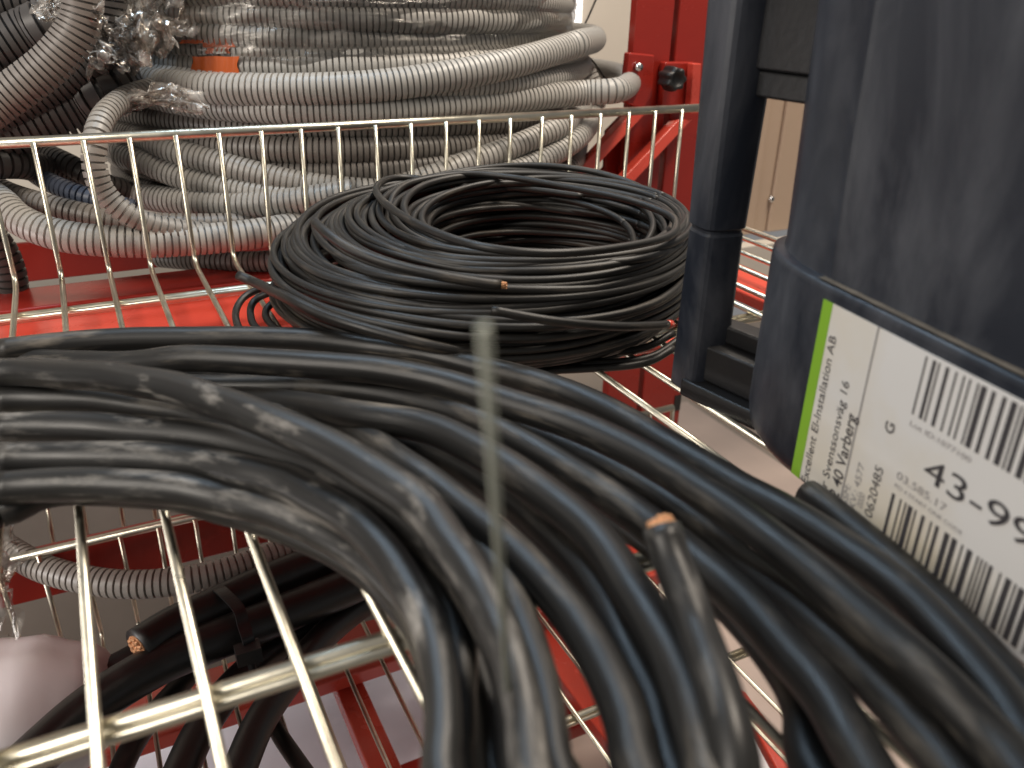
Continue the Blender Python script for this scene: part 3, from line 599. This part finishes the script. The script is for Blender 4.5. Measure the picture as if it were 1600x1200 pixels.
# ------------------------------------------------------------------ lower basket contents
lc = thing('grey_conduit_length', 'curved length of grey corrugated conduit lying in the lower basket', 'conduit', G(200, 913, -1.2))
P = [G(u_, v_, z_) for u_, v_, z_ in [(-90,800,-1.2),(-30,832,-1.2),(20,862,-1.2),(65,887,-1.2),(130,905,-1.2),(200,913,-1.2),(280,908,-1.2),(350,893,-1.2),(420,870,-1.2),(490,845,-1.2),(570,800,-1.2),(650,740,-1.2)]]
conduit('conduit_wall', np.array(P), .058, M_c6, lc, pitch=.028, seg=16)
tb = thing('tied_cable_bundle', 'thick black cables bound with a cable tie, one showing its copper end', 'cable bundle', G(350, 980, -1.45))
def low(pts, r, name='cable_turn', m=M_low):
    P = catmull([G(*p) for p in pts], False, 10); P, s_ = resample(P, .03); return P, tube(name, P, r, m, tb, 20, s=s_)
zz = -1.22
P, e = low([(216,1012,zz),(270,978,zz),(330,950,zz),(400,917,zz),(470,888,zz),(550,855,zz),(650,810,zz),(760,750,zz)], .074, 'cut_end')
d = P[0]-P[1]; d /= np.linalg.norm(d); copper(P[0], d, .052, e, None)
low([(-60,1290,zz-.1),(40,1195,zz-.1),(140,1105,zz-.08),(240,1042,zz-.06),(330,1003,zz-.05),(410,972,zz-.05),(480,944,zz-.05),(560,910,zz-.05),(660,860,zz-.05),(760,800,zz-.05)], .078)
low([(-30,1240,zz-.25),(60,1130,zz-.25),(130,1075,zz-.25),(210,1030,zz-.22),(300,985,zz-.2),(400,945,zz-.2)], .060)
low([(30,1260,zz-.2),(100,1150,zz-.25),(170,1080,zz-.25),(250,1025,zz-.22),(330,975,zz-.2)], .035)
low([(255,1290,zz-.12),(285,1200,zz-.12),(320,1130,zz-.14),(370,1065,zz-.16),(430,1015,zz-.2),(520,960,zz-.2),(640,890,zz-.2)], .058)
low([(340,1290,zz-.1),(375,1200,zz-.1),(405,1130,zz-.1),(445,1070,zz-.12),(500,1000,zz-.16),(560,950,zz-.2),(650,890,zz-.2)], .056)
low([(500,1240,zz-.2),(465,1190,zz-.22),(435,1145,zz-.25),(418,1105,zz-.28),(420,1060,zz-.3),(440,1010,zz-.3)], .030)
low([(160,1290,zz-.2),(190,1200,zz-.2),(230,1130,zz-.22),(300,1050,zz-.26)], .04)
# cable tie
A = G(336, 918, zz+.085); Bq = [G(334,918,zz+.02), G(345,922,zz+.085), G(372,950,zz+.085), G(380,975,zz+.05), G(388,1000,zz+.02), G(392,1020,zz-.06)]
P = catmull(Bq, False, 8); T, N, B = frames(P); ax = G(450,912,zz)-G(330,965,zz); ax /= np.linalg.norm(ax)
vs = []; 
for i, p in enumerate(P):
    nn = np.cross(T[i], ax); nn /= np.linalg.norm(nn)
    for sa, sn in ((-1, -1), (1, -1), (1, 1), (-1, 1)): vs.append(p+ax*.022*sa+nn*.004*sn)
fs = [[i*4+j, i*4+(j+1) % 4, (i+1)*4+(j+1) % 4, (i+1)*4+j] for i in range(len(P)-1) for j in range(4)]
tie = part('cable_tie', vs, fs, M_plast2, tb, smooth=False)
c = G(388, 1020, zz-.02); part('tie_head', *box(c-np.array([.045, .03, .03]), c+np.array([.045, .03, .03])), M_plast2, tie, smooth=False)
tube('tie_tail', catmull([c, G(396, 1050, zz-.1), G(404, 1075, zz-.2)], False, 6), .014, M_plast2, tie, 8)
# white bag
bgp = thing('white_bag', 'crumpled white plastic bag at the left end of the lower basket', 'bag', G(40, 1080, -1.4))
vs, fs = [], []; nu, nv = 40, 24; C = G(15, 1120, -1.5)
for i in range(nv+1):
    for j in range(nu):
        a = 2*math.pi*j/nu; b_ = math.pi*i/nv
        r = .32*(1+.05*math.sin(3*a+2*b_)+.025*math.sin(7*a-3*b_)+.02*math.sin(11*b_+2*a))
        vs.append(C+np.array([r*math.cos(b_)*1.2, r*math.sin(b_)*math.sin(a)*1.1, r*math.sin(b_)*math.cos(a)*.75]))
fs = [[i*nu+j, i*nu+(j+1) % nu, (i+1)*nu+(j+1) % nu, (i+1)*nu+j] for i in range(nv) for j in range(nu)]
part('bag_film', vs, fs, M_bag, bgp)
fl = thing('clear_wrapper', 'clear crinkled wrapper with an orange print at the left edge', 'wrapper', V(0, 860, 2.2))
crumple((-12, 850), 2.1, .18, .34, 'wrapper_film', M_filmc, 21, fl, .05)
c = V(8, 880, 2.09); part('orange_print', *slab_from([c+np.array([-.03, 0, -.05]), c+np.array([.015, 0, -.04]), c+np.array([.01, 0, .03]), c+np.array([-.02, 0, .05])], .004), M_or, fl, smooth=False)
# pale sheet lying low under the lower basket
poly = [G(*p, -2.6)[:2] for p in ((140,1130),(330,1075),(560,1000),(700,990),(900,1500),(100,1500))]
single('plastic_sheet', prism([tuple(p) for p in poly], -2.63, -2.6), M_sheet, 'pale grey plastic sheet lying far below the baskets', 'sheet', .0)
xbeam(-1.5, 2.6, 2.62, 2.80, -2.50, -2.42, M_red, 'dull red cross rail above the pale plastic sheet')
single('floor_board', box((1.8, 1.0, -3.2), (5.5, 6.5, -3.1)), mat('pale_wood', (.52, .42, .37), .5, var=.12, vscale=5), 'pale wooden board low down right of the red uprights', 'board', .01)

# ------------------------------------------------------------------ wire prong in front
pb = G(802, 1200, .0); d = ray(756, 512); top = CAM+d*(.52/F)
pr = thing('wire_prong', 'faint blurred wire prong leaning up in front of the thick cable coil', 'wire', pb)
tube('prong_wire', [pb, pb*.6+top*.4, (pb+top)/2, top], .0042, mat('dull_wire', (.30, .31, .26), .5, .3), pr, 12)

# ------------------------------------------------------------------ plastic tub on the right
az = yaw+math.atan((337-800)/F)
D = np.array([math.sin(az), math.cos(az), 0]); NRM = np.array([-D[1], D[0], 0])     # outward normal to the left
P0 = G(1236, 757, 0.0)
def FP(u_, v_, off=0.0):                      # point on the label face, pushed outward by off
    d = ray(u_, v_); q = P0+NRM*off; t_ = np.dot(q-CAM, NRM)/np.dot(d, NRM); return CAM+d*t_
tub = thing('plastic_tub', 'tall blue-black plastic tub with a printed label and a post handle', 'tub', P0+D*-.5-NRM*.4)
sE = np.dot(FP(1277, 420)-P0, D)              # far end of the flat face (along D)
zS = FP(1275, 436)[2]
def loopz(z, s1, s0, off, R, dep=1.1, n=14, cr=0.0):
    """rounded rectangle outline: far-left corner rounded with radius R"""
    pts = []
    base = P0+NRM*off; 
    pts.append(base+D*s0-NRM*dep); pts.append(base+D*s0)
    K = 10
    for k in range(1, K): pts.append(base+D*(s0+(s1-s0)*k/K))
    pts += [base+D*(s1-.020), base+D*(s1-.008)+NRM*cr]
    cc = base+D*s1-NRM*R*1.2
    for k in range(n+1):
        a = math.pi/2*k/n; pts.append(cc+NRM*R*1.2*math.cos(a)+D*R*2.1*math.sin(a))
    pts.append(base+D*(s1+R*2.1)-NRM*dep)
    return [np.array([p[0], p[1], z]) for p in pts]
levels = []
Rb = .155
for z, off, dr in ((0.0, -.045, -.03), (.012, -.02, -.012), (.035, -.004, -.004), (.07, 0, 0), (.25, 0, .0), (zS-.016, 0, .0), (zS-.004, -.003, 0), (zS, -.010, 0), (zS+.001, -.028, -.0), (zS+.012, -.031, 0), (.8, -.020, 0), (1.1, -.012, 0), (1.5, 0, 0)):
    levels.append(loopz(z, sE-.005, -1.35, off, Rb+dr+(.0 if z < zS else -.004), cr=(.006 if z > zS+.005 else 0.0)))
n = len(levels[0]); vs = [p for L_ in levels for p in L_]
fs = [[i*n+j, i*n+(j+1) % n, (i+1)*n+(j+1) % n, (i+1)*n+j] for i in range(len(levels)-1) for j in range(n)]
fs.append(list(range(n))); fs.append([(len(levels)-1)*n+j for j in range(n)][::-1])
# dusty scuffed plastic
m = M_plast; nt = m.node_tree; b = nt.nodes['Principled BSDF']; L = nt.links.new
tcn = nt.nodes.new('ShaderNodeTexCoord'); nz = nt.nodes.new('ShaderNodeTexNoise'); nz.inputs['Scale'].default_value = 14; nz.inputs['Detail'].default_value = 9; nz.inputs['Roughness'].default_value = .6; nz.inputs['Distortion'].default_value = .6
mpn = nt.nodes.new('ShaderNodeMapping'); mpn.inputs['Scale'].default_value = (1, 1, .45); L(tcn.outputs['Object'], mpn.inputs['Vector']); L(mpn.outputs['Vector'], nz.inputs['Vector'])
rn = nt.nodes.new('ShaderNodeValToRGB'); rn.color_ramp.elements[0].position = .44; rn.color_ramp.elements[0].color = (.0125, .016, .025, 1); rn.color_ramp.elements[1].position = .78; rn.color_ramp.elements[1].color = (.100, .104, .118, 1)
L(nz.outputs['Fac'], rn.inputs['Fac']); L(rn.outputs['Color'], b.inputs['Base Color'])
body = part('body', vs, fs, M_plast, tub)
es = body.modifiers.new('es', 'EDGE_SPLIT'); es.split_angle = math.radians(50)
# dust lying on the step
ds = [FP(1290, 433, -.012)]
q0 = P0+D*(sE)+NRM*-.014; q1 = P0+D*-1.2+NRM*-.014
vs = []; fs = []
K = 60
for k in range(K+1):
    p = q0+(q1-q0)*k/K; w1 = .011+.0008*math.sin(k*1.7)+.0006*math.sin(k*4.1)
    for sn in (1, -1): vs.append(np.array([p[0], p[1], zS+.0035])+NRM*w1*sn*.8)
fs = [[2*i, 2*i+1, 2*i+3, 2*i+2] for i in range(K)]
part('dust_line', vs, fs, mat('settled_dust', (.20, .165, .125), .9, var=.35, vscale=60), tub)
# post
zf = .0
pc = G(1092, 575, .06); px_r = .055
def oct_loop(c, wx, wy, z, r=.5):
    pts = []
    for k in range(24):
        a = 2*math.pi*k/24; ca, sa = math.cos(a), math.sin(a); e_ = .55
        pts.append(np.array([c[0], c[1], z])+D*0+np.array([RIh[0]*wx*abs(ca)**e_*np.sign(ca), RIh[1]*wx*abs(ca)**e_*np.sign(ca), 0])+np.array([-RIh[1]*wy*abs(sa)**e_*np.sign(sa), RIh[0]*wy*abs(sa)**e_*np.sign(sa), 0]))
    return pts
RIh = np.array([D[1], -D[0], 0])                # tub's own lateral axis
vs = []; lv = []
for z, wx, wy in ((.015, .062, .062), (.44, .058, .058), (.447, .054, .054), (.453, .054, .054), (.46, .062, .060), (.75, .068, .066), (1.10, .076, .075), (1.5, .082, .08)):
    lv.append(oct_loop(pc, wx, wy, z))
n = 24; vs = [p for L_ in lv for p in L_]; fs = [[i*n+j, i*n+(j+1) % n, (i+1)*n+(j+1) % n, (i+1)*n+j] for i in range(len(lv)-1) for j in range(n)]; fs += [list(range(n))[::-1], [(len(lv)-1)*n+j for j in range(n)]]
post = part('post_handle', vs, fs, M_plast, tub); es = post.modifiers.new('es', 'EDGE_SPLIT'); es.split_angle = math.radians(18)
# upper bracket joining post and tub
endc = P0+D*(sE+.22)-NRM*.14
def bridge(a_, b_, half0, half1, z0, z1, name, m):
    dd = b_-a_; dd[2] = 0; dd /= np.linalg.norm(dd); sd = np.array([-dd[1], dd[0], 0])
    poly = [a_+sd*half0, a_-sd*half0, b_-sd*half1, b_+sd*half1]
    o = part(name, *prism([(p[0], p[1]) for p in poly], z0, z1), m, tub, smooth=False); shade_flat_bevel(o, .008); return o
zu = None
d = ray(1215, 110); tt = 2.12/math.hypot(d[0], d[1]); zu = (CAM+d*tt)[2]
bridge(pc+D*.03-NRM*.03, endc+D*.03, .045, .05, zu, 1.45, 'upper_bracket', M_plast2)
bridge(pc+D*.03-NRM*.03, endc+D*.04, .035, .04, zu-.06, zu-.001, 'bracket_rib', M_plast2)
bridge(pc+0, endc+0, .075, .085, .001, .05, 'foot_plate', M_plast2)
bridge(pc-NRM*.012, endc-NRM*.012, .05, .06, .051, .15, 'foot_step', M_plast2)
bridge(pc-NRM*.045, endc-NRM*.045, .03, .04, .151, .20, 'foot_rib', M_plast2)

# ------------------------------------------------------------------ label
def onface(pts, off): return [FP(u_, v_, off) for u_, v_ in pts]
def pq(name, pts, off, thick, m, parent):
    A = [FP(u_, v_, off) for u_, v_ in pts]; B_ = [p-NRM*thick for p in A]; n = len(A)
    f = [list(range(n)), list(range(n, 2*n))[::-1]]+[[i, n+i, n+(i+1) % n, (i+1) % n] for i in range(n)]
    return part(name, A+B_, f, m, parent, smooth=False)
# label rectangle in face coordinates (s along -D to the right, z up)
LT = FP(1304, 464); LB = FP(1250, 757)
def sz(p): return (-np.dot(p-P0, D), p[2])
sl = (sz(LT)[0]+sz(LB)[0])/2; ztop = LT[2]; zbot = max(.012, LB[2]-.004)
def FS(s, z, off): q = P0-D*s+NRM*off; return np.array([q[0], q[1], z])
def rect(name, s0, s1, z0, z1, off, thick, m, parent):
    A = [FS(s0, z0, off), FS(s1, z0, off), FS(s1, z1, off), FS(s0, z1, off)]; B_ = [p-NRM*thick for p in A]
    f = [[0, 1, 2, 3], [7, 6, 5, 4]]+[[i, 4+i, 4+(i+1) % 4, (i+1) % 4] for i in range(4)]
    return A+B_, f
s_end = 1.25
ztop = min(ztop, zS-.03)
lab = part('label', *rect('', sl, s_end, .035, ztop, .0025, .002, None, None), M_paper, tub, smooth=False)
part('green_stripe', *rect('', sl-.030, sl-.0005, .030, ztop+.0, .0026, .002, None, None), M_green, lab, smooth=False)
def barcode(a_, b_, c_, seedn):
    """a_ top-left pixel, b_ bottom-left pixel, c_ far pixel along the top"""
    s0 = (sz(FP(*a_))[0]+sz(FP(*b_))[0])/2; z1 = FP(*a_)[2]; z0 = FP(*b_)[2]; s1 = sz(FP(*c_))[0]; r_ = random.Random(seedn); L_ = []; s = s0; u_ = .0042
    while s < s1:
        w_ = r_.choice([1, 1, 1, 2, 2, 3])*u_; L_.append(rect('', s, s+w_*.86, z0, z1, .0034, .0008, None, None)); s += w_+r_.choice([1, 1, 2, 2, 3])*u_
    return part('barcode', *joinpf(L_), M_ink, lab, smooth=False)
barcode((1449, 556), (1427, 646), (1760, 760), 3)
barcode((1397, 770), (1378, 840), (1800, 1010), 9)

def txt(body_, a_, b_, vertical, size=None, m=M_ink, name='printed_text', sx=1.0, bold=0.0):
    """text whose baseline starts at pixel a_ and reaches pixel b_ ; vertical = running up the label"""
    cu = bpy.data.curves.new('t', 'FONT'); cu.body = body_; cu.size = 1; cu.offset = bold
    ob = bpy.data.objects.new('t', cu); COL.objects.link(ob); dg = bpy.context.evaluated_depsgraph_get(); me = bpy.data.meshes.new_from_object(ob.evaluated_get(dg))
    bpy.data.objects.remove(ob); bpy.data.curves.remove(cu)
    co = np.array([v.co[:] for v in me.vertices]); polys = [list(p.vertices) for p in me.polygons]; bpy.data.meshes.remove(me)
    W = co[:, 0].max()-co[:, 0].min(); co[:, 0] -= co[:, 0].min()
    A = FP(*a_); B_ = FP(*b_); sA, zA = sz(A); sB, zB = sz(B_)
    if vertical:
        Lg = zB-zA; kx = Lg/W; ky = size if size else kx
        s = (sA)-co[:, 1]*ky; z = zA+co[:, 0]*kx
    else:
        Lg = sB-sA; kx = Lg/W; ky = size if size else kx
        s = sA+co[:, 0]*kx; z = (zA+0*zB)+co[:, 1]*ky
    vs = [FS(s[i], z[i], .0037) for i in range(len(co))]
    return part(name, vs, polys, m, lab, smooth=False)
TXT = [
 ('Excellent El-Installation AB', (1263, 757), (1310, 528), True, .030, M_ink, 0),
 ('Birger Svenssonsv\u00e4g 16', (1285, 806), (1324, 595), True, .030, M_ink, 0),
 ('432 40 Varberg', (1306, 806), (1336, 648), True, .040, M_ink, .010),
 ('GSM:', (1324, 795), (1330, 758), True, .024, M_inkg, 0),
 ('KV.: 4577', (1337, 797), (1353, 727), True, .024, M_inkg, 0),
 ('0000', (1349, 795), (1354, 773), True, .022, M_inkg, 0),
 ('10620485', (1362, 818), (1385, 735), True, .030, M_ink, 0),
 ('G', (1397, 680), (1401, 664), True, .032, M_ink, .01),
]
for t_ in TXT: txt(t_[0], t_[1], t_[2], t_[3], t_[4], t_[5], bold=t_[6])
for name_, a_, b_, size, m_, bo in (('43-99', (1443, 745), (1622, 838), .066, M_ink, .0), ('03.585.17', (1403, 746), (1482, 790), .022, M_inkg, .0), ('PO 4 START ONE CODE', (1400, 760), (1508, 826), .012, M_inkg, 0), ('Lot ID:1077100', (1424, 664), (1520, 718), .015, M_inkg, 0)):
    txt(name_, a_, b_, False, size, m_, bold=bo)
# rule line beside the address block
a_ = FP(1370, 508); b_ = FP(1316, 790); s_a = (sz(a_)[0]+sz(b_)[0])/2
part('rule_line', *rect('', s_a, s_a+.004, .04, a_[2], .0034, .0008, None, None), M_inkg, lab, smooth=False)
for o in bpy.data.objects:
    if '_o' in o: del o['_o']
